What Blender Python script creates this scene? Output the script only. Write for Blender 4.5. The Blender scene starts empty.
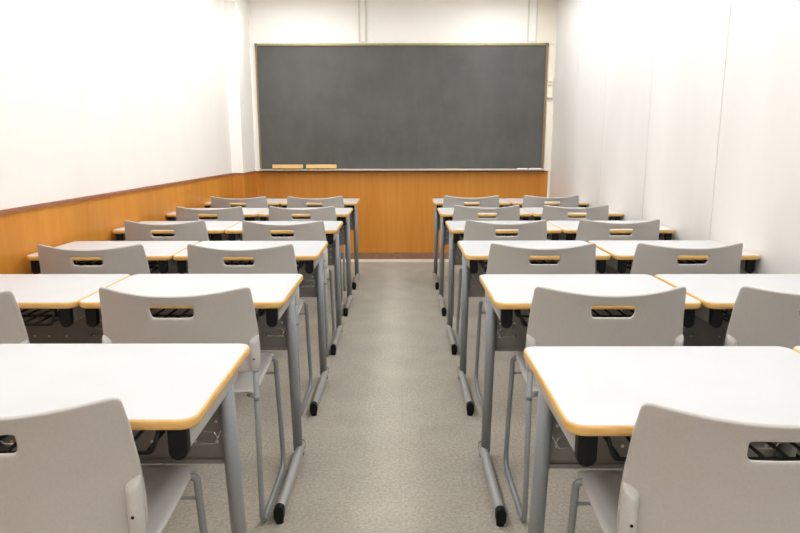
import bpy, bmesh, math, random
from mathutils import Vector, Matrix

random.seed(7)
C = bpy.context.scene.collection

# ------------------------------------------------------------------ materials
def srgb(r, g, b):
    def f(c):
        c /= 255.0
        return c / 12.92 if c <= 0.04045 else ((c + 0.055) / 1.055) ** 2.4
    return (f(r), f(g), f(b), 1.0)

def new_mat(name, col, rough=0.5, metal=0.0, spec=0.5, coat=0.0):
    m = bpy.data.materials.new(name)
    m.use_nodes = True
    b = m.node_tree.nodes['Principled BSDF']
    b.inputs['Base Color'].default_value = col
    b.inputs['Roughness'].default_value = rough
    b.inputs['Metallic'].default_value = metal
    b.inputs['Specular IOR Level'].default_value = spec
    b.inputs['Coat Weight'].default_value = coat
    return m, m.node_tree, b

def noise_mix(nt, b, c1, c2, scale, stretch=(1, 1, 1), detail=4, lo=0.35, hi=0.65, bump=0.0, rough=0.5):
    tc = nt.nodes.new('ShaderNodeTexCoord')
    mp = nt.nodes.new('ShaderNodeMapping')
    mp.inputs['Scale'].default_value = stretch
    nz = nt.nodes.new('ShaderNodeTexNoise')
    nz.inputs['Scale'].default_value = scale
    nz.inputs['Detail'].default_value = detail
    nz.inputs['Roughness'].default_value = rough
    rp = nt.nodes.new('ShaderNodeValToRGB')
    rp.color_ramp.elements[0].position = lo
    rp.color_ramp.elements[1].position = hi
    rp.color_ramp.elements[0].color = c1
    rp.color_ramp.elements[1].color = c2
    nt.links.new(tc.outputs['Object'], mp.inputs['Vector'])
    nt.links.new(mp.outputs['Vector'], nz.inputs['Vector'])
    nt.links.new(nz.outputs['Fac'], rp.inputs['Fac'])
    nt.links.new(rp.outputs['Color'], b.inputs['Base Color'])
    if bump:
        bp = nt.nodes.new('ShaderNodeBump')
        bp.inputs['Strength'].default_value = bump
        bp.inputs['Distance'].default_value = 0.004
        nt.links.new(nz.outputs['Fac'], bp.inputs['Height'])
        nt.links.new(bp.outputs['Normal'], b.inputs['Normal'])
    return rp, nz, tc

M = {}
def simple(key, col, col2=None, scale=30, stretch=(1, 1, 1), bump=0.0, lo=0.35, hi=0.65, detail=4, **k):
    m, nt, b = new_mat(key, col, **k)
    if col2 is not None:
        noise_mix(nt, b, col, col2, scale, stretch, detail, lo, hi, bump)
    M[key] = m
    return m

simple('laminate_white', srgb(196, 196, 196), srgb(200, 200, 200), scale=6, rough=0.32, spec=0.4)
simple('edge_beech', srgb(218, 168, 94), srgb(232, 188, 118), scale=18, stretch=(1, 1, 8), rough=0.4)
simple('seat_plastic', srgb(187, 182, 176), srgb(192, 187, 181), scale=220, bump=0.05, rough=0.42, spec=0.45)
simple('socket_plastic', srgb(196, 192, 188), srgb(202, 198, 194), scale=200, rough=0.3, spec=0.5)
simple('paint_grey', srgb(142, 144, 146), srgb(147, 149, 151), scale=150, rough=0.42, spec=0.5, metal=0.15)
simple('beam_grey', srgb(170, 170, 168), srgb(176, 176, 174), scale=150, rough=0.35, spec=0.6, metal=0.15)
simple('panel_grey', srgb(138, 134, 130), srgb(143, 139, 135), scale=90, rough=0.45, metal=0.1)
simple('black_plastic', srgb(12, 11, 11), srgb(16, 15, 15), scale=90, rough=0.55, spec=.25)
simple('black_wire', srgb(14, 13, 13), srgb(18, 17, 17), scale=60, rough=0.4)
simple('chrome', srgb(205, 205, 205), srgb(215, 215, 215), scale=60, rough=0.2, metal=0.7)
simple('hole_light', srgb(225, 222, 216), srgb(232, 230, 226), scale=60, rough=0.3)  # light through the panel's punched holes, painted as a pale colour
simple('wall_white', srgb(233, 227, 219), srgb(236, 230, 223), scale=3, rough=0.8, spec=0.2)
simple('wall_white_lit', srgb(248, 244, 236), srgb(250, 246, 239), scale=3, rough=0.8, spec=0.2)  # lighter copy of wall_white: shade on far wall and pillar lifted in colour
simple('wall_cream', srgb(236, 229, 212), srgb(240, 233, 217), scale=3, rough=0.8, spec=0.2)
simple('ceiling_white', srgb(228, 224, 214), srgb(233, 229, 220), scale=40, rough=0.9, spec=0.1)
simple('cap_brown', srgb(146, 92, 66), srgb(158, 104, 76), scale=20, stretch=(1, 1, 6), rough=0.5)
simple('base_brown', srgb(134, 96, 68), srgb(146, 108, 80), scale=20, rough=0.6)
simple('board_frame', srgb(150, 140, 98), srgb(162, 152, 110), scale=40, rough=0.4, metal=0.5)
simple('board_side', srgb(150, 124, 84), srgb(160, 134, 94), scale=40, rough=0.45, metal=0.3)
simple('tray_metal', srgb(196, 188, 172), srgb(206, 198, 184), scale=40, rough=0.35, metal=0.4)
simple('corner_grey', srgb(110, 110, 100), srgb(118, 118, 108), scale=40, rough=0.5)
simple('eraser_wood', srgb(240, 200, 128), srgb(246, 214, 146), scale=30, stretch=(1, 8, 8), rough=0.55)
simple('felt_brown', srgb(150, 104, 60), srgb(176, 130, 80), scale=90, rough=0.95)
simple('chalk_white', srgb(238, 236, 232), srgb(244, 242, 240), scale=90, rough=0.95)
simple('switch_cream', srgb(242, 236, 212), srgb(245, 239, 216), scale=60, rough=0.4)
simple('switch_grey', srgb(190, 184, 164), srgb(196, 190, 170), scale=60, rough=0.4)
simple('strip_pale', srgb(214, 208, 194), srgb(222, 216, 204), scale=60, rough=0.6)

def wood(key, dark, mid, light):
    m, nt, b = new_mat(key, mid, rough=0.42, spec=0.35)
    rp, nz, tc = noise_mix(nt, b, dark, light, 9, (2.0, 2.0, 0.12), 8, 0.25, 0.75, 0.0, 0.6)
    e = rp.color_ramp.elements.new(0.5); e.color = mid
    # fine pores running up the veneer
    mp = nt.nodes.new('ShaderNodeMapping'); mp.inputs['Scale'].default_value = (60, 60, 1.5)
    n2 = nt.nodes.new('ShaderNodeTexNoise'); n2.inputs['Scale'].default_value = 4; n2.inputs['Detail'].default_value = 3
    mx = nt.nodes.new('ShaderNodeMixRGB'); mx.blend_type = 'MULTIPLY'; mx.inputs['Fac'].default_value = 0.22
    nt.links.new(tc.outputs['Object'], mp.inputs['Vector']); nt.links.new(mp.outputs['Vector'], n2.inputs['Vector'])
    nt.links.new(rp.outputs['Color'], mx.inputs['Color1']); nt.links.new(n2.outputs['Fac'], mx.inputs['Color2'])
    nt.links.new(mx.outputs['Color'], b.inputs['Base Color'])
    M[key] = m
wood('wainscot_wood', srgb(206, 130, 44), srgb(214, 141, 54), srgb(222, 152, 66))

def carpet():
    m, nt, b = new_mat('carpet', srgb(170, 160, 146), rough=0.95, spec=0.1)
    rp, nz, tc = noise_mix(nt, b, srgb(146, 138, 124), srgb(198, 191, 177), 95, (1, 1, 1), 6, 0.28, 0.72, 0.5, 0.75)
    # broad wear
    n2 = nt.nodes.new('ShaderNodeTexNoise'); n2.inputs['Scale'].default_value = 5; n2.inputs['Detail'].default_value = 5
    r2 = nt.nodes.new('ShaderNodeValToRGB')
    r2.color_ramp.elements[0].position = .3; r2.color_ramp.elements[1].position = .7
    r2.color_ramp.elements[0].color = (.88, .88, .88, 1); r2.color_ramp.elements[1].color = (1, 1, 1, 1)
    mx = nt.nodes.new('ShaderNodeMixRGB'); mx.blend_type = 'MULTIPLY'; mx.inputs['Fac'].default_value = 1
    nt.links.new(tc.outputs['Object'], n2.inputs['Vector']); nt.links.new(n2.outputs['Fac'], r2.inputs['Fac'])
    # carpet tile joints, 0.5 m squares
    bk = nt.nodes.new('ShaderNodeTexBrick')
    bk.offset = 0.0
    bk.inputs['Color1'].default_value = (1, 1, 1, 1); bk.inputs['Color2'].default_value = (.985, .985, .985, 1)
    bk.inputs['Mortar'].default_value = (.95, .95, .95, 1)
    bk.inputs['Scale'].default_value = 1; bk.inputs['Mortar Size'].default_value = 0.0022
    bk.inputs['Brick Width'].default_value = 0.5; bk.inputs['Row Height'].default_value = 0.5
    m2 = nt.nodes.new('ShaderNodeMixRGB'); m2.blend_type = 'MULTIPLY'; m2.inputs['Fac'].default_value = 1
    nt.links.new(tc.outputs['Object'], bk.inputs['Vector'])
    nt.links.new(rp.outputs['Color'], mx.inputs['Color1']); nt.links.new(r2.outputs['Color'], mx.inputs['Color2'])
    nt.links.new(mx.outputs['Color'], m2.inputs['Color1']); nt.links.new(bk.outputs['Color'], m2.inputs['Color2'])
    nt.links.new(m2.outputs['Color'], b.inputs['Base Color'])
    M['carpet'] = m
carpet()

def panel_wall():
    m, nt, b = new_mat('panel_wall', srgb(240, 237, 231), rough=0.38, spec=0.35)
    noise_mix(nt, b, srgb(225, 221, 216), srgb(231, 228, 223), 2.5, (1, 1, .3), 5, .35, .65)
    M['panel_wall'] = m
panel_wall()
simple('seam_grey', srgb(130, 124, 116), srgb(140, 134, 126), scale=60, rough=0.6)

def board():
    m, nt, b = new_mat('slate', srgb(92, 92, 88), rough=0.55, spec=0.3)
    rp, nz, tc = noise_mix(nt, b, srgb(80, 79, 76), srgb(95, 94, 91), 1.6, (1, 1, 1.5), 7, .3, .72, 0, .6)
    mp = nt.nodes.new('ShaderNodeMapping'); mp.inputs['Scale'].default_value = (3, 1, 1.2); mp.inputs['Rotation'].default_value = (0, .25, 0)
    n2 = nt.nodes.new('ShaderNodeTexNoise'); n2.inputs['Scale'].default_value = 3; n2.inputs['Detail'].default_value = 6
    n2.inputs['Distortion'].default_value = .6
    r2 = nt.nodes.new('ShaderNodeValToRGB'); r2.color_ramp.elements[0].position = .45; r2.color_ramp.elements[1].position = .8
    r2.color_ramp.elements[0].color = (0, 0, 0, 1); r2.color_ramp.elements[1].color = (.10, .10, .10, 1)
    mx = nt.nodes.new('ShaderNodeMixRGB'); mx.inputs['Color2'].default_value = srgb(138, 136, 130)
    nt.links.new(tc.outputs['Object'], mp.inputs['Vector']); nt.links.new(mp.outputs['Vector'], n2.inputs['Vector'])
    nt.links.new(n2.outputs['Fac'], r2.inputs['Fac']); nt.links.new(r2.outputs['Color'], mx.inputs['Fac'])
    nt.links.new(rp.outputs['Color'], mx.inputs['Color1']); nt.links.new(mx.outputs['Color'], b.inputs['Base Color'])
    M['slate'] = m
board()

def lamp_mat():
    m = bpy.data.materials.new('lamp_diffuser'); m.use_nodes = True
    nt = m.node_tree; nt.nodes.clear()
    e = nt.nodes.new('ShaderNodeEmission'); o = nt.nodes.new('ShaderNodeOutputMaterial')
    e.inputs['Color'].default_value = (0.965, 0.99, 1.02, 1); e.inputs['Strength'].default_value = LAMP
    nt.links.new(e.outputs[0], o.inputs[0])
    M['lamp_diffuser'] = m
LAMP = 13.4
lamp_mat()

# ------------------------------------------------------------------ mesh helpers
def BM(): return bmesh.new()

def obj(name, bm, mats, parent=None, smooth=False, angle=None, bevel=0.0):
    me = bpy.data.meshes.new(name)
    bmesh.ops.recalc_face_normals(bm, faces=bm.faces[:])
    if smooth:
        for f in bm.faces: f.smooth = True
        if angle:
            for e in bm.edges:
                if len(e.link_faces) == 2 and e.calc_face_angle(0) > angle: e.smooth = False
    bm.to_mesh(me); bm.free()
    for m in (mats if isinstance(mats, (list, tuple)) else [mats]): me.materials.append(M[m])
    o = bpy.data.objects.new(name, me)
    C.objects.link(o)
    if parent is not None: o.parent = parent
    if bevel:
        b = o.modifiers.new('bevel', 'BEVEL'); b.width = bevel; b.segments = 2; b.limit_method = 'ANGLE'
    return o

def box(bm, x0, x1, y0, y1, z0, z1, mi=0):
    vs = [bm.verts.new((x, y, z)) for z in (z0, z1) for y in (y0, y1) for x in (x0, x1)]
    for q in ((0, 2, 3, 1), (4, 5, 7, 6), (0, 1, 5, 4), (2, 6, 7, 3), (0, 4, 6, 2), (1, 3, 7, 5)):
        f = bm.faces.new([vs[i] for i in q]); f.material_index = mi
    return vs

def round_path(pts, r, seg=6):
    """polyline with corners replaced by arcs; r: radius or list for inner points"""
    pts = [Vector(p) for p in pts]
    out = [pts[0]]
    for i in range(1, len(pts) - 1):
        p, a, b = pts[i], pts[i - 1], pts[i + 1]
        rr = r[i - 1] if isinstance(r, (list, tuple)) else r
        da = (a - p).normalized(); db = (b - p).normalized()
        ang = da.angle(db)
        if rr <= 0 or ang > math.pi - .02: out.append(p); continue
        t = min(rr / math.tan(ang / 2), (a - p).length * .49, (b - p).length * .49)
        rr = t * math.tan(ang / 2)
        c = p + (da + db).normalized() * (rr / math.sin(ang / 2))
        s = p + da * t - c; e = p + db * t - c
        tot = s.angle(e); ax = s.cross(e).normalized()
        for k in range(seg + 1):
            out.append(c + Matrix.Rotation(tot * k / seg, 3, ax) @ s)
    out.append(pts[-1])
    return out

def tube(bm, pts, rx, ry=None, n=10, caps=True, side=Vector((1, 0, 0)), mi=0, cap_mi=None):
    """sweep an ellipse; rx along `side` axis, ry perpendicular"""
    ry = rx if ry is None else ry
    pts = [Vector(p) for p in pts]
    rings = []
    prev = None
    for i, p in enumerate(pts):
        if i == 0: t = pts[1] - pts[0]
        elif i == len(pts) - 1: t = pts[-1] - pts[-2]
        else: t = (pts[i + 1] - p).normalized() + (p - pts[i - 1]).normalized()
        t.normalize()
        if prev is None:
            u = side - t * side.dot(t)
            if u.length < .1: u = Vector((0, 0, 1)) - t * t.z
            if u.length < .1: u = Vector((0, 1, 0)) - t * t.y
        else:
            u = prev - t * prev.dot(t)
        u.normalize(); prev = u
        v = t.cross(u)
        rings.append([bm.verts.new(p + u * (math.cos(2 * math.pi * k / n) * rx) + v * (math.sin(2 * math.pi * k / n) * ry)) for k in range(n)])
    for a, b in zip(rings, rings[1:]):
        for k in range(n):
            f = bm.faces.new((a[k], a[(k + 1) % n], b[(k + 1) % n], b[k])); f.material_index = mi; f.smooth = True
    if caps:
        for rg in (rings[0][::-1], rings[-1]):
            f = bm.faces.new(rg); f.material_index = mi
    return rings

def stadium(w, h, n=8):
    """vertical stadium outline (x,z), centred; w width, h height"""
    r = w / 2; s = h / 2 - r
    pts = []
    for k in range(n + 1):
        a = math.pi * k / n; pts.append((r * math.cos(a), s + r * math.sin(a)))
    for k in range(n + 1):
        a = math.pi + math.pi * k / n; pts.append((r * math.cos(a), -s + r * math.sin(a)))
    return pts

def ushape(w, zt, zb, n=10):
    r = w / 2; pts = [(-r, zt)]
    for k in range(n + 1):
        a = math.pi + math.pi * k / n; pts.append((r * math.cos(a), zb + r + r * math.sin(a)))
    pts.append((r, zt))
    return pts

def prism(bm, outline, y0, y1, mi=0, dx=0, dz=0, cap_scale=1.0, inset=0.0):
    """outline (x,z) extruded along y"""
    a = [bm.verts.new((x + dx, y0, z + dz)) for x, z in outline]
    b = [bm.verts.new((x + dx, y1, z + dz)) for x, z in outline]
    n = len(a)
    for k in range(n):
        f = bm.faces.new((a[k], a[(k + 1) % n], b[(k + 1) % n], b[k])); f.material_index = mi; f.smooth = True
    bm.faces.new(a[::-1]).material_index = mi; bm.faces.new(b).material_index = mi

def rrect(x0, x1, y0, y1, r, n=6):
    pts = []
    for cx, cy, a0 in ((x1 - r, y1 - r, 0), (x0 + r, y1 - r, 90), (x0 + r, y0 + r, 180), (x1 - r, y0 + r, 270)):
        for k in range(n + 1):
            a = math.radians(a0 + 90 * k / n)
            pts.append((cx + r * math.cos(a), cy + r * math.sin(a)))
    return pts

def thing(name, label, cat, loc=(0, 0, 0), group=None, rz=0.0):
    o = bpy.data.objects.new(name, None); C.objects.link(o)
    o.empty_display_size = .1
    o.location = loc; o.rotation_euler = (0, 0, rz)
    o['label'] = label; o['category'] = cat
    if group: o['group'] = group
    return o

def tag(o, label, cat, group=None):
    o['label'] = label; o['category'] = cat
    if group: o['group'] = group
    return o

def struct(name, bm, m, parent=None, **k):
    o = obj(name, bm, m, parent, **k)
    if parent is None: o['kind'] = 'structure'
    return o

def dup(root, loc, rz, label):
    def cp(o, parent):
        c = o.copy(); C.objects.link(c); c.parent = parent
        for ch in list(o.children): cp(ch, c)
        return c
    r = cp(root, None)
    r.location = loc; r.rotation_euler = (0, 0, rz); r['label'] = label
    return r

# ------------------------------------------------------------------ measurements
XL, XR = -0.3535, 0.2775        # aisle edges of the two blocks of desks
W, DP, SP, Y0 = 0.623, 0.4300, 0.8124, 1.0130
DW = 0.619                      # real width of a desk top
HW = 1.1636                     # eye height
WALL_L, WALL_R, WALL_B, WALL_N = -1.60, 1.50, 6.42, -1.7
CEIL = 2.53
CAPZ = 0.90

# ------------------------------------------------------------------ room
bm = BM(); box(bm, WALL_L - .1, WALL_R + .1, WALL_N - .1, WALL_B + .1, -.1, 0); struct('floor', bm, 'carpet')
bm = BM(); box(bm, WALL_L - .1, WALL_R + .1, WALL_N - .1, WALL_B + .1, CEIL, CEIL + .1); struct('ceiling', bm, 'ceiling_white')
# left wall: plaster above, veneered dado below
bm = BM()
box(bm, WALL_L - .1, WALL_L, WALL_N, WALL_B + .1, CAPZ, CEIL)
WL = [struct('wall_left', bm, 'wall_white')]
bm = BM(); box(bm, WALL_L - .1, WALL_L + .004, WALL_N, WALL_B + .1, 0, CAPZ - .014); WL.append(struct('trim_1', bm, 'wainscot_wood'))
bm = BM(); box(bm, WALL_L - .1, WALL_L + .012, WALL_N, 5.92, CAPZ - .014, CAPZ + .002); WL.append(struct('trim_2', bm, 'cap_brown'))
bm = BM(); box(bm, WALL_L, WALL_L + .010, WALL_N, 5.90, 0, .07); WL.append(struct('baseboard_left', bm, 'base_brown', bevel=.002))
for o in WL:   # this wall is a degree off square
    o.matrix_world = Matrix.Translation((.040, 6, 0)) @ Matrix.Rotation(-.0195, 4, 'Z') @ Matrix.Translation((0, -6, 0))
# pillar in the far left corner
PX, PY = -1.457, 5.92
bm = BM(); box(bm, WALL_L - .05, PX, PY, WALL_B, CAPZ, CEIL); struct('trim_3', bm, 'wall_white_lit')
bm = BM(); box(bm, WALL_L, PX + .003, PY - .003, WALL_B, 0, CAPZ - .014); struct('trim_4', bm, 'wainscot_wood')
bm = BM(); box(bm, WALL_L, PX + .010, PY - .010, WALL_B, CAPZ - .014, CAPZ + .002); struct('trim_5', bm, 'cap_brown')
# far wall
bm = BM(); box(bm, PX - .15, WALL_R + .1, WALL_B, WALL_B + .1, .88, CEIL); struct('wall_back', bm, 'wall_white_lit')
bm = BM(); box(bm, PX, 1.468, WALL_B - .006, WALL_B + .1, .0, .888); struct('trim_6', bm, 'wainscot_wood')
bm = BM(); box(bm, PX, 1.472, WALL_B - .014, WALL_B + .1, .888, .898); struct('trim_7', bm, 'cap_brown')
bm = BM(); box(bm, PX + .005, 1.468, WALL_B - .016, WALL_B, 0, .070); struct('baseboard_back', bm, 'base_brown', bevel=.002)
bm = BM(); box(bm, 1.468, WALL_R, WALL_B - .02, WALL_B + .1, 0, CEIL); struct('trim_8', bm, 'wall_cream')
# pale strip of floor along the far wall
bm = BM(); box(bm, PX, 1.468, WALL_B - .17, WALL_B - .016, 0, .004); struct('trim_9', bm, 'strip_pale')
# uprights on the far wall above the board
bm = BM()
box(bm, -.405, -.392, WALL_B - .022, WALL_B, 2.13, CEIL, 1); box(bm, -.392, -.345, WALL_B - .012, WALL_B, 2.13, CEIL)
box(bm, -.345, -.332, WALL_B - .022, WALL_B, 2.13, CEIL, 1)
struct('trim_10', bm, ['wall_white_lit', 'strip_pale'], bevel=.002)
bm = BM()
box(bm, 1.214, 1.226, WALL_B - .022, WALL_B, 2.13, CEIL, 1); box(bm, 1.226, 1.294, WALL_B - .012, WALL_B, 2.13, CEIL)
box(bm, 1.294, 1.306, WALL_B - .022, WALL_B, 2.13, CEIL, 1)
struct('trim_11', bm, ['wall_white_lit', 'strip_pale'], bevel=.002)
bm = BM(); box(bm, 1.306, 1.468, WALL_B - .018, WALL_B, 2.105, CEIL); struct('trim_12', bm, 'wall_cream')
bm = BM(); box(bm, 1.425, 1.468, WALL_B - .018, WALL_B, .898, 2.100); struct('trim_13', bm, 'wall_cream')
# right wall: tall white partition panels with thin joints
seams = [-1.35, -.47, .42, 1.31, 2.20, 3.095, 3.965, 4.83, 5.60]
bm = BM(); box(bm, WALL_R + .004, WALL_R + .1, WALL_N, WALL_B + .1, 0, CEIL, 1)
e = [WALL_N] + seams + [WALL_B + .1]
for a, b in zip(e, e[1:]):
    box(bm, WALL_R, WALL_R + .02, a + (.003 if a != WALL_N else 0), b - .003, 0, CEIL, 0)
wr = struct('wall_right', bm, ['panel_wall', 'seam_grey'])
wr.matrix_world = Matrix.Translation((-.006, 6, 0)) @ Matrix.Rotation(.0105, 4, 'Z') @ Matrix.Translation((0, -6, 0))
bm = BM(); box(bm, WALL_L - .1, WALL_R + .1, WALL_N - .1, WALL_N, 0, CEIL); struct('wall_front', bm, 'wall_white')

# ------------------------------------------------------------------ ceiling lights (above the frame; they light the room)
first = None
k = 0
for ly in (-.95, .75, 2.15, 3.35, 4.45, 5.50):  # rear row is added as front fill; far rows packed closer to brighten
    for lx in (-.92, .90):
        bm = BM()
        w, l = .15, .50
        box(bm, -w - .02, w + .02, -l - .02, l + .02, -.022, 0, 0)
        box(bm, -w, w, -l, l, -.030, -.022, 1)
        o = obj('ceiling_light', bm, ['ceiling_white', 'lamp_diffuser'])
        o.location = (lx, ly, CEIL)
        side = 'left' if lx < 0 else 'right'
        where = ['added as fill behind the viewer', 'above the viewer', 'over the nearest desks', 'over the middle desks', 'over the far desks', 'nearest the blackboard'][[-.95, .75, 2.15, 3.35, 4.45, 5.50].index(ly)]
        tag(o, 'long flush fluorescent ceiling light on the %s side, %s' % (side, where), 'ceiling light', 'fluorescent ceiling lights')

# ------------------------------------------------------------------ blackboard
bb = thing('blackboard', 'wide dark grey blackboard with thin brassy frame on the far wall', 'blackboard', (0, WALL_B, 0))
bx0, bx1, bz0, bz1 = -1.405, 1.416, .905, 2.112
bm = BM(); box(bm, bx0 + .01, bx1 - .01, -.018, -.001, bz0 + .014, bz1 - .012); obj('writing_surface', bm, 'slate', bb)
bm = BM(); box(bm, bx0 + .02, bx1 - .02, -.030, -.001, bz1 - .022, bz1); obj('top_rail', bm, 'board_frame', bb, bevel=.003)
for x, nm in ((bx0, 'l'), (bx1 - .016, 'r')):
    bm = BM(); box(bm, x, x + .016, -.030, -.001, bz0 + .02, bz1 - .022); obj('side_rail', bm, 'board_side', bb, bevel=.003)
for x in (bx0 - .003, bx1 - .025):
    bm = BM(); box(bm, x, x + .028, -.033, -.001, bz1 - .030, bz1 + .003); obj('corner_bracket', bm, 'corner_grey', bb, bevel=.004)
bm = BM()
box(bm, bx0, bx1, -.085, -.001, bz0, bz0 + .006)
box(bm, bx0, bx1, -.088, -.082, bz0, bz0 + .009)
box(bm, bx0, bx1, -.030, -.001, bz0 + .006, bz0 + .014)
obj('chalk_tray', bm, 'tray_metal', bb, bevel=.0015)

for (x0, x1), lab in (((-1.272, -.972), 'long wooden board eraser at the left end of the chalk tray'),
                      ((-.938, -.640), 'long wooden board eraser right of its twin on the chalk tray')):
    er = thing('board_eraser', lab, 'board eraser', ((x0 + x1) / 2, WALL_B - .056, bz0 + .0062), 'wooden board erasers in the chalk tray')
    hw = (x1 - x0) / 2
    bm = BM(); box(bm, -hw, hw, -.020, .020, .016, .052); obj('wooden_back', bm, 'eraser_wood', er, bevel=.004)
    bm = BM()
    nseg = 6
    for q in range(nseg):
        a = -hw + .004 + (2 * hw - .008) * q / nseg; b = -hw + .004 + (2 * hw - .008) * (q + .86) / nseg
        box(bm, a, b, -.018, .018, 0, .0162)
    obj('felt_pad', bm, 'felt_brown', er, bevel=.002)
for x, z, ln, lab in ((1.20, 0, .10, 'white chalk stick left of its neighbour in the chalk tray'),
                      (1.325, 0, .12, 'white chalk stick nearest the right end of the chalk tray')):
    bm = BM(); tube(bm, [(-ln / 2, 0, 0), (ln / 2, 0, 0)], .0075, n=12)
    o = obj('chalk_stick', bm, 'chalk_white', smooth=True, angle=.8)
    o.location = (x, WALL_B - .070, bz0 + .0140)
    tag(o, lab, 'chalk', 'chalk sticks in the chalk tray')

# switch box beside the board
sw = thing('wall_switch', 'slim cream switch box on the wall right of the blackboard', 'switch', (1.446, WALL_B - .0185, 1.70))
bm = BM(); box(bm, -.026, .026, -.030, 0, -.100, .100); obj('housing', bm, 'switch_cream', sw, bevel=.004)
for z in (.048, .018):
    bm = BM(); box(bm, -.017, .017, -.034, -.029, z - .009, z + .009); obj('button', bm, 'switch_grey', sw, bevel=.002)
bm = BM(); box(bm, -.026, .026, -.033, 0, -.106, -.096); obj('bottom_cap', bm, 'switch_grey', sw, bevel=.002)

# ------------------------------------------------------------------ desk
# local frame: x centre of the desk, y = 0 at the near (sitter's) edge, z up
def make_desk(label):
    t = thing('study_desk', label, 'desk', group='white desks in rows facing the blackboard')
    hw = DW / 2
    # white laminate slab
    bm = BM()
    ins = .0045
    ol = rrect(-hw + ins, hw - ins, ins, DP - ins, .026)
    a = [bm.verts.new((x, y, .700)) for x, y in ol]; b = [bm.verts.new((x, y, .6802)) for x, y in ol]
    n = len(a)
    bm.faces.new(a); bm.faces.new(b[::-1])
    for k in range(n): bm.faces.new((a[k], b[k], b[(k + 1) % n], a[(k + 1) % n]))
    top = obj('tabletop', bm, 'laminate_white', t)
    # bull-nosed beech edging
    bm = BM()
    prof = [(.0048, .6998), (.0022, .6992), (.0006, .6970), (0, .6935), (0, .6865), (.0012, .6826), (.0040, .6803), (.0048, .6800)]
    rings = []
    for d, z in prof:
        rings.append([bm.verts.new((x, y, z)) for x, y in rrect(-hw + d, hw - d, d, DP - d, .0305 - d, 6)])
    for r1, r2 in zip(rings, rings[1:]):
        for k in range(n):
            f = bm.faces.new((r1[k], r1[(k + 1) % n], r2[(k + 1) % n], r2[k])); f.smooth = True
    obj('edge_band', bm, 'edge_beech', top)['label'] = 'pale beech rounded edging'
    # side frames
    for s in (-1, 1):
        xb = s * (hw - .037)
        bm = BM(); prism(bm, ushape(.032, .679, .624), .030, DP - .060, dx=xb)
        beam = obj('side_beam', bm, 'beam_grey', t, smooth=True, angle=.7)
        bm = BM(); prism(bm, ushape(.034, .6795, .619), .012, .032, dx=xb)
        obj('end_cap', bm, 'black_plastic', beam, smooth=True, angle=.7, bevel=.002)['label'] = 'black plastic cap on the beam end'
        xl = s * (hw - .036)
        yl = DP - .044
        bm = BM(); tube(bm, [(xl, yl, .036), (xl, yl - .074, .645)], .0175, .024, n=20)
        obj('leg', bm, 'paint_grey', t)
        xf = s * (hw - .028)
        bm = BM(); prism(bm, stadium(.028, .042), -.030, DP - .014, dx=xf, dz=.0340)
        foot = obj('foot', bm, 'beam_grey', t, smooth=True, angle=.7)
        bm = BM(); prism(bm, stadium(.031, .052), -.050, -.024, dx=xf, dz=.0330)
        tube(bm, [(xf, -.036, 0), (xf, -.036, .014)], .013, n=14)
        obj('end_cap', bm, 'black_plastic', foot, smooth=True, angle=.7)['label'] = 'black plastic cap on the foot end'
        bm = BM(); prism(bm, stadium(.029, .044), DP - .015, DP - .010, dx=xf, dz=.0340)
        tube(bm, [(xf, DP - .026, 0), (xf, DP - .026, .016)], .011, n=14)
        obj('glide', bm, 'black_plastic', foot, smooth=True, angle=.7)
    # pressed steel panel between the legs
    bm = BM()
    yp = .3480
    x0, x1 = -hw + .044, hw - .044
    box(bm, x0, x1, yp, yp + .0016, .438, .672)
    box(bm, x0, x1, yp - .008, yp, .438, .4396)
    box(bm, x0, x1, yp - .008, yp - .0064, .438, .448)
    def dot(x, z):  # pale dome in place of a punched hole lit from behind
        vs = [(x + math.cos(a * math.pi / 5) * .0042, z + math.sin(a * math.pi / 5) * .0042) for a in range(10)]
        c = bm.verts.new((x, yp - .0022, z)); r = [bm.verts.new((p, yp - .0004, q)) for p, q in vs]
        for k in range(10):
            f = bm.faces.new((c, r[k], r[(k + 1) % 10])); f.material_index = 1; f.smooth = True
    for s in (-1, 1):
        for off, z in ((.072, .489), (.122, .489), (.222, .489), (.122, .538), (.072, .538), (.122, .588)):
            dot(s * (hw - off), z)
    for x in (-.025, .025): dot(x, .489)
    obj('modesty_panel', bm, ['panel_grey', 'hole_light'], t)
    # black wire book rack slung under the top
    bm = BM()
    rx = hw - .085; ry0, ry1 = .035, DP - .085; zr = .622; r = .0034
    for y in (ry0, ry0 + (ry1 - ry0) / 3, ry0 + 2 * (ry1 - ry0) / 3, ry1):
        tube(bm, round_path([(-rx - .012, y, .677), (-rx + .006, y, zr), (rx - .006, y, zr), (rx + .012, y, .677)], .012, 4), r * 1.3, n=6)
    nn = 11
    for k in range(nn):
        x = -rx + .015 + (2 * rx - .03) * k / (nn - 1)
        tube(bm, round_path([(x, ry0 - .004, zr + .003), (x, ry1 + .004, zr + .003), (x, ry1 + .010, zr + .030)], .006, 3), r, n=6)
    tube(bm, [(-rx, ry1 + .010, zr + .030), (rx, ry1 + .010, zr + .030)], r, n=6)
    obj('book_rack', bm, 'black_wire', t)['label'] = 'black wire book rack under the top'
    # bent wire bag hooks
    for s in (-1, 1):
        X = lambda o: s * (hw - o)
        bm = BM()
        tube(bm, round_path([(X(.126), yp, .497), (X(.126), yp - .022, .495), (X(.070), yp - .024, .496), (X(.062), yp - .030, .512), (X(.048), yp - .026, .540)], .008, 4), .0023, n=8)
        tube(bm, round_path([(X(.122), yp, .538), (X(.112), yp - .020, .524), (X(.070), yp - .024, .524), (X(.062), yp - .030, .512)], .006, 4), .0018, n=8)
        obj('bag_hook', bm, 'chrome', t)['label'] = 'bright bent wire bag hook'
    return t

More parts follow.
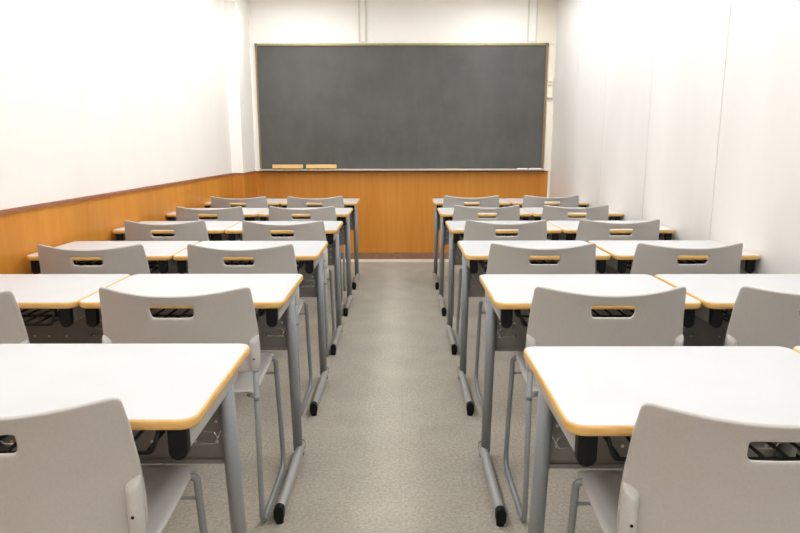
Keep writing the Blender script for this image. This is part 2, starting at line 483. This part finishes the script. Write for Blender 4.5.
ROWN = ['row nearest the viewer', 'second row from the viewer', 'third row from the viewer',
        'third row from the blackboard', 'second row from the blackboard', 'row closest to the blackboard']
COLN = {'Li': 'left of the aisle', 'Lo': 'against the wood-panelled wall',
        'Ri': 'right of the aisle', 'Ro': 'against the white panel wall'}
CX = {'Li': XL - DW / 2, 'Lo': XL - W - DW / 2, 'Ri': XR + DW / 2, 'Ro': XR + W + DW / 2}
extra_y = {('Ri', 0): -.022, ('Ro', 0): -.018, ('Li', 0): .002, ('Li', 1): .012, ('Lo', 1): .010, ('Ri', 1): -.002, ('Ro', 1): -.002, ('Lo', 3): .004, ('Ro', 4): .006}
extra_x = {('Ri', 0): .003, ('Ri', 1): .002, ('Ri', 2): -.005, ('Ri', 3): -.008, ('Ri', 4): -.012, ('Ri', 5): -.012,
           ('Ro', 0): .003, ('Ro', 1): .008, ('Ro', 2): .005, ('Ro', 3): -.010, ('Ro', 4): -.014, ('Ro', 5): -.014, ('Lo', 3): .002, ('Lo', 4): .002, ('Lo', 5): .002}
proto = None
for c in ('Li', 'Ri', 'Lo', 'Ro'):
    for r in range(6):
        if c == 'Lo' and r == 0: continue
        lab = 'white-topped desk %s, %s' % (COLN[c], ROWN[r])
        loc = (CX[c] + extra_x.get((c, r), 0), Y0 + r * SP + extra_y.get((c, r), 0), 0)
        if proto is None:
            proto = make_desk(lab); proto.location = loc
        else:
            dup(proto, loc, 0, lab)

# ------------------------------------------------------------------ chair
# local frame: rear tubes at y = 0, x centre, +y towards the board
LEAN = [(.49, .008), (.56, .008), (.60, .006), (.64, .001), (.68, -.006), (.72, -.014), (.77, -.025)]
def back_y(x, z=.65):
    k = interp(LEAN, z)
    return k - .051 * max(0, 1 - (x / .215) ** 2)

def interp(tab, z):
    for (a, va), (b, vb) in zip(tab, tab[1:]):
        if z <= b: return va + (vb - va) * (z - a) / (b - a)
    return tab[-1][1]
HWT = [(.495, .222), (.515, .229), (.56, .230), (.62, .2285), (.67, .2235), (.71, .2215), (.74, .2185), (.770, .2160)]

def make_chair(label):
    t = thing('classroom_chair', label, 'chair', group='grey plastic classroom chairs tucked up to the desks')
    # backrest
    bm = BM()
    us = [-1, -.97, -.88, -.72, -.52, -.36, -.293, -.235, -.12, 0, .12, .235, .293, .36, .52, .72, .88, .97, 1]
    zs = [.505, .512, .535, .58, .63, .667, .683, .691, .711, .718, .730, .748, .760, .767]
    ZT = .767
    grid = []
    for z in zs:
        row = []
        for u in us:
            hwz = interp(HWT, z)
            if z < .735 and abs(u) < .5: xx = u * .2090
            elif abs(u) < .5: xx = u * .2090
            else: xx = math.copysign(.5 * .2090 + (abs(u) - .5) / .5 * (hwz - .5 * .2090), u)
            k = max(0, (z - .718) / (ZT - .718))
            dip = (.0185 * (1 - min(1, abs(xx) / .205) ** 2)) * k
            zz = z - dip
            row.append(bm.verts.new((xx, back_y(xx, z), zz)))
        grid.append(row)
    hole_r = (zs.index(.683), zs.index(.718)); hole_c = (us.index(-.293), us.index(.293))
    for i in range(len(zs) - 1):
        for j in range(len(us) - 1):
            if hole_r[0] <= i < hole_r[1] and hole_c[0] <= j < hole_c[1]: continue
            bm.faces.new((grid[i][j], grid[i][j + 1], grid[i + 1][j + 1], grid[i + 1][j])).smooth = True
    loose = [v for v in bm.verts if not v.link_faces]
    for v in loose: bm.verts.remove(v)
    # pull in the four outer corners
    for i, j, dx, dz in ((-1, 0, .004, -.004), (-1, -1, -.004, -.004), (6, us.index(-.293), .007, .0), (6, us.index(.293), -.007, .0), (0, 0, .02, .01), (0, -1, -.02, .01)):
        grid[i][j].co.x += dx; grid[i][j].co.z += dz
    back = obj('backrest', bm, 'seat_plastic', t, smooth=True)
    so = back.modifiers.new('solid', 'SOLIDIFY'); so.thickness = .009; so.offset = 1
    sb = back.modifiers.new('sub', 'SUBSURF'); sb.levels = 2; sb.render_levels = 2
    # seat
    bm = BM()
    yz = [(-.004, .452), (.004, .446), (.025, .437), (.07, .432), (.14, .430), (.22, .434), (.29, .441), (.34, .445), (.362, .443), (.372, .436)]
    xs = [-1, -.97, -.84, -.5, 0, .5, .84, .97, 1]
    grid = []
    for i, (y, z) in enumerate(yz):
        hwx = .203 - .004 * (y / .37)
        row = []
        for u in xs:
            x = u * hwx
            yy = y
            w = max(0, 1 - y / .06)
            yy = y - w * .020 * (1 - u * u)
            zz = z + (-.010 if abs(u) == 1 else 0)
            if i >= len(yz) - 2 and abs(u) >= .97: yy -= .010 if abs(u) == 1 else .003
            zz -= .004 * (1 - u * u) * math.sin(math.pi * min(1, y / .4))
            row.append(bm.verts.new((x, yy, zz)))
        grid.append(row)
    for i in range(len(yz) - 1):
        for j in range(len(xs) - 1):
            bm.faces.new((grid[i][j], grid[i][j + 1], grid[i + 1][j + 1], grid[i + 1][j])).smooth = True
    seat = obj('seat', bm, 'seat_plastic', t, smooth=True)
    so = seat.modifiers.new('solid', 'SOLIDIFY'); so.thickness = .008; so.offset = -1
    sb = seat.modifiers.new('sub', 'SUBSURF'); sb.levels = 2; sb.render_levels = 2
    # steel tube side frames
    R = .0088
    for s in (-1, 1):
        x = s * .2145
        bm = BM()
        pth = round_path([(x, 0, .600), (x, 0, R), (x, .368, R), (x - s * .008, .328, .432), (s * .100, .322, .431)], [.034, .055, .012], 6)
        tube(bm, pth, R, n=12)
        fr = obj('side_frame', bm, 'paint_grey', t)
        bm = BM(); box(bm, x - .006, x + .006, .03, .05, 0, .004); box(bm, x - .006, x + .006, .30, .32, 0, .004)
        obj('glide', bm, 'black_plastic', fr)
        # moulded socket on the back of the shell
        bm = BM()
        rr = .0142
        rings = []
        prof = [(.510, .0120), (.512, .0138), (.55, .0140), (.585, .0142), (.604, .0142)]
        def ring(z, q, slant):
            out = []
            for a in [2 * math.pi * i / 20 for i in range(20)]:
                dx, dy = q * math.cos(a), q * math.sin(a)
                out.append(bm.verts.new((x + dx, .000 + dy, z + slant * (.40 * dx * s + .75 * dy))))
            return out
        for z, q in prof: rings.append(ring(z, q, 1 if z > .6 else 0))
        rings.append(ring(.6085, .0125, 1.1)); rings.append(ring(.6095, .0080, 1.1))
        for a, b in zip(rings, rings[1:]):
            for i in range(20):
                bm.faces.new((a[i], a[(i + 1) % 20], b[(i + 1) % 20], b[i])).smooth = True
        bm.faces.new(rings[-1]); bm.faces.new(rings[0][::-1])
        sk = obj('tube_socket', bm, 'socket_plastic', back)
        bm = BM(); tube(bm, [(x, -.0155, .548), (x, -.012, .548)], .0028, n=10)
        obj('screw', bm, 'black_plastic', sk)
        # seat joint
        bm = BM(); tube(bm, [(s * .185, .006, .430), (x, 0, .424)], .005, n=8); tube(bm, [(x, 0, .417), (x, 0, .431)], .0098, n=12)
        obj('seat_joint', bm, 'paint_grey', fr)
    bm = BM(); tube(bm, [(-.208, .334, .376), (.208, .334, .376)], .0045, n=10, side=Vector((0, 1, 0)))
    obj('crossbar', bm, 'paint_grey', t)
    return t

# camera model, used to read chair positions off the photograph
F, PT, YW = 634.886, .19086, -.0018
def at_z(px, py, z):
    x = (px - 400) / F; u = -(py - 266.5) / F
    fy = math.cos(PT) + math.sin(PT) * u; fz = -math.sin(PT) + math.cos(PT) * u
    X = x * math.cos(YW) + fy * math.sin(YW); Y = -x * math.sin(YW) + fy * math.cos(YW)
    k = (z - HW) / fz
    return X * k, Y * k

ZC, HC = .760, .2140
chairs = {('Li', 0): (None, 120, 397), ('Lo', 1): (None, 12, 292), ('Li', 1): (99.5, 249.5, 288.5), ('Lo', 2): (38.5, 141.5, 245), ('Li', 2): (187.7, 292.7, 245),
          ('Lo', 3): (125, 204, 221), ('Li', 3): (244, 323.5, 221.5), ('Lo', 4): (177, 240.8, 207), ('Li', 4): (270.3, 333.4, 206.8),
          ('Lo', 5): (212.5, 264.5, 196.8), ('Li', 5): (288.1, 342, 196.8),
          ('Ri', 0): (642, None, 402), ('Ri', 1): (536.5, 684.5, 288.5), ('Ro', 1): (741, None, 288.5), ('Ri', 2): (491.5, 595, 244.5), ('Ro', 2): (637.5, 743, 244.5),
          ('Ri', 3): (467, 545.5, 221), ('Ro', 3): (580.5, 659, 220.5), ('Ri', 4): (455, 519, 206), ('Ro', 4): (543.5, 606.5, 206),
          ('Ri', 5): (445, 498, 196.3), ('Ro', 5): (525, 578, 196)}
random.seed(3)
cproto = None
for (c, r), (xl, xr, y) in chairs.items():
    pts = [at_z(v, y, ZC) for v in (xl, xr) if v is not None]
    if len(pts) == 2: X = (pts[0][0] + pts[1][0]) / 2; Y = (pts[0][1] + pts[1][1]) / 2
    elif xl is not None: X, Y = pts[0][0] + HC, pts[0][1]
    else: X, Y = pts[0][0] - HC, pts[0][1]
    near = Y0 + r * SP
    Y = Y + .020
    print('CHAIR', c, r, round(X - CX[c], 3), round(Y - near, 3))
    dy = near + extra_y.get((c, r), 0)
    Yn = min(max(Y, dy - .160), dy - (.035 if r == 0 else .041))
    X += (X + (HC if c[0] == 'L' else -HC)) * (Yn - Y) / Y * .9; Y = Yn
    dxc = CX[c] + extra_x.get((c, r), 0)
    X = min(max(X, dxc - .038), dxc + .038)
    lab = 'grey plastic chair at desk %s, %s' % (COLN[c], ROWN[r])
    if cproto is None:
        cproto = make_chair(lab); cproto.location = (X, Y, 0)
    else:
        dup(cproto, (X, Y, 0), 0, lab)

# ------------------------------------------------------------------ camera
cam = bpy.data.cameras.new('camera'); co = bpy.data.objects.new('camera', cam); C.objects.link(co)
cam.sensor_width = 36; cam.lens = F / 800 * 36; cam.clip_start = .02
co.matrix_world = Matrix.Translation((0, 0, HW)) @ (Matrix.Rotation(-YW, 4, 'Z') @ Matrix.Rotation(math.pi / 2 - PT, 4, 'X') @ Matrix.Rotation(-.0014, 4, 'Z'))
bpy.context.scene.camera = co

w = bpy.data.worlds.new('world'); bpy.context.scene.world = w; w.use_nodes = True
w.node_tree.nodes['Background'].inputs['Color'].default_value = (1, .97, .93, 1)
w.node_tree.nodes['Background'].inputs['Strength'].default_value = .3

vs = bpy.context.scene.view_settings
bpy.context.scene.display_settings.display_device = 'sRGB'
vs.view_transform = 'Standard'; vs.look = 'None'; vs.gamma = 1; vs.use_curve_mapping = False
vs.exposure = 0.0
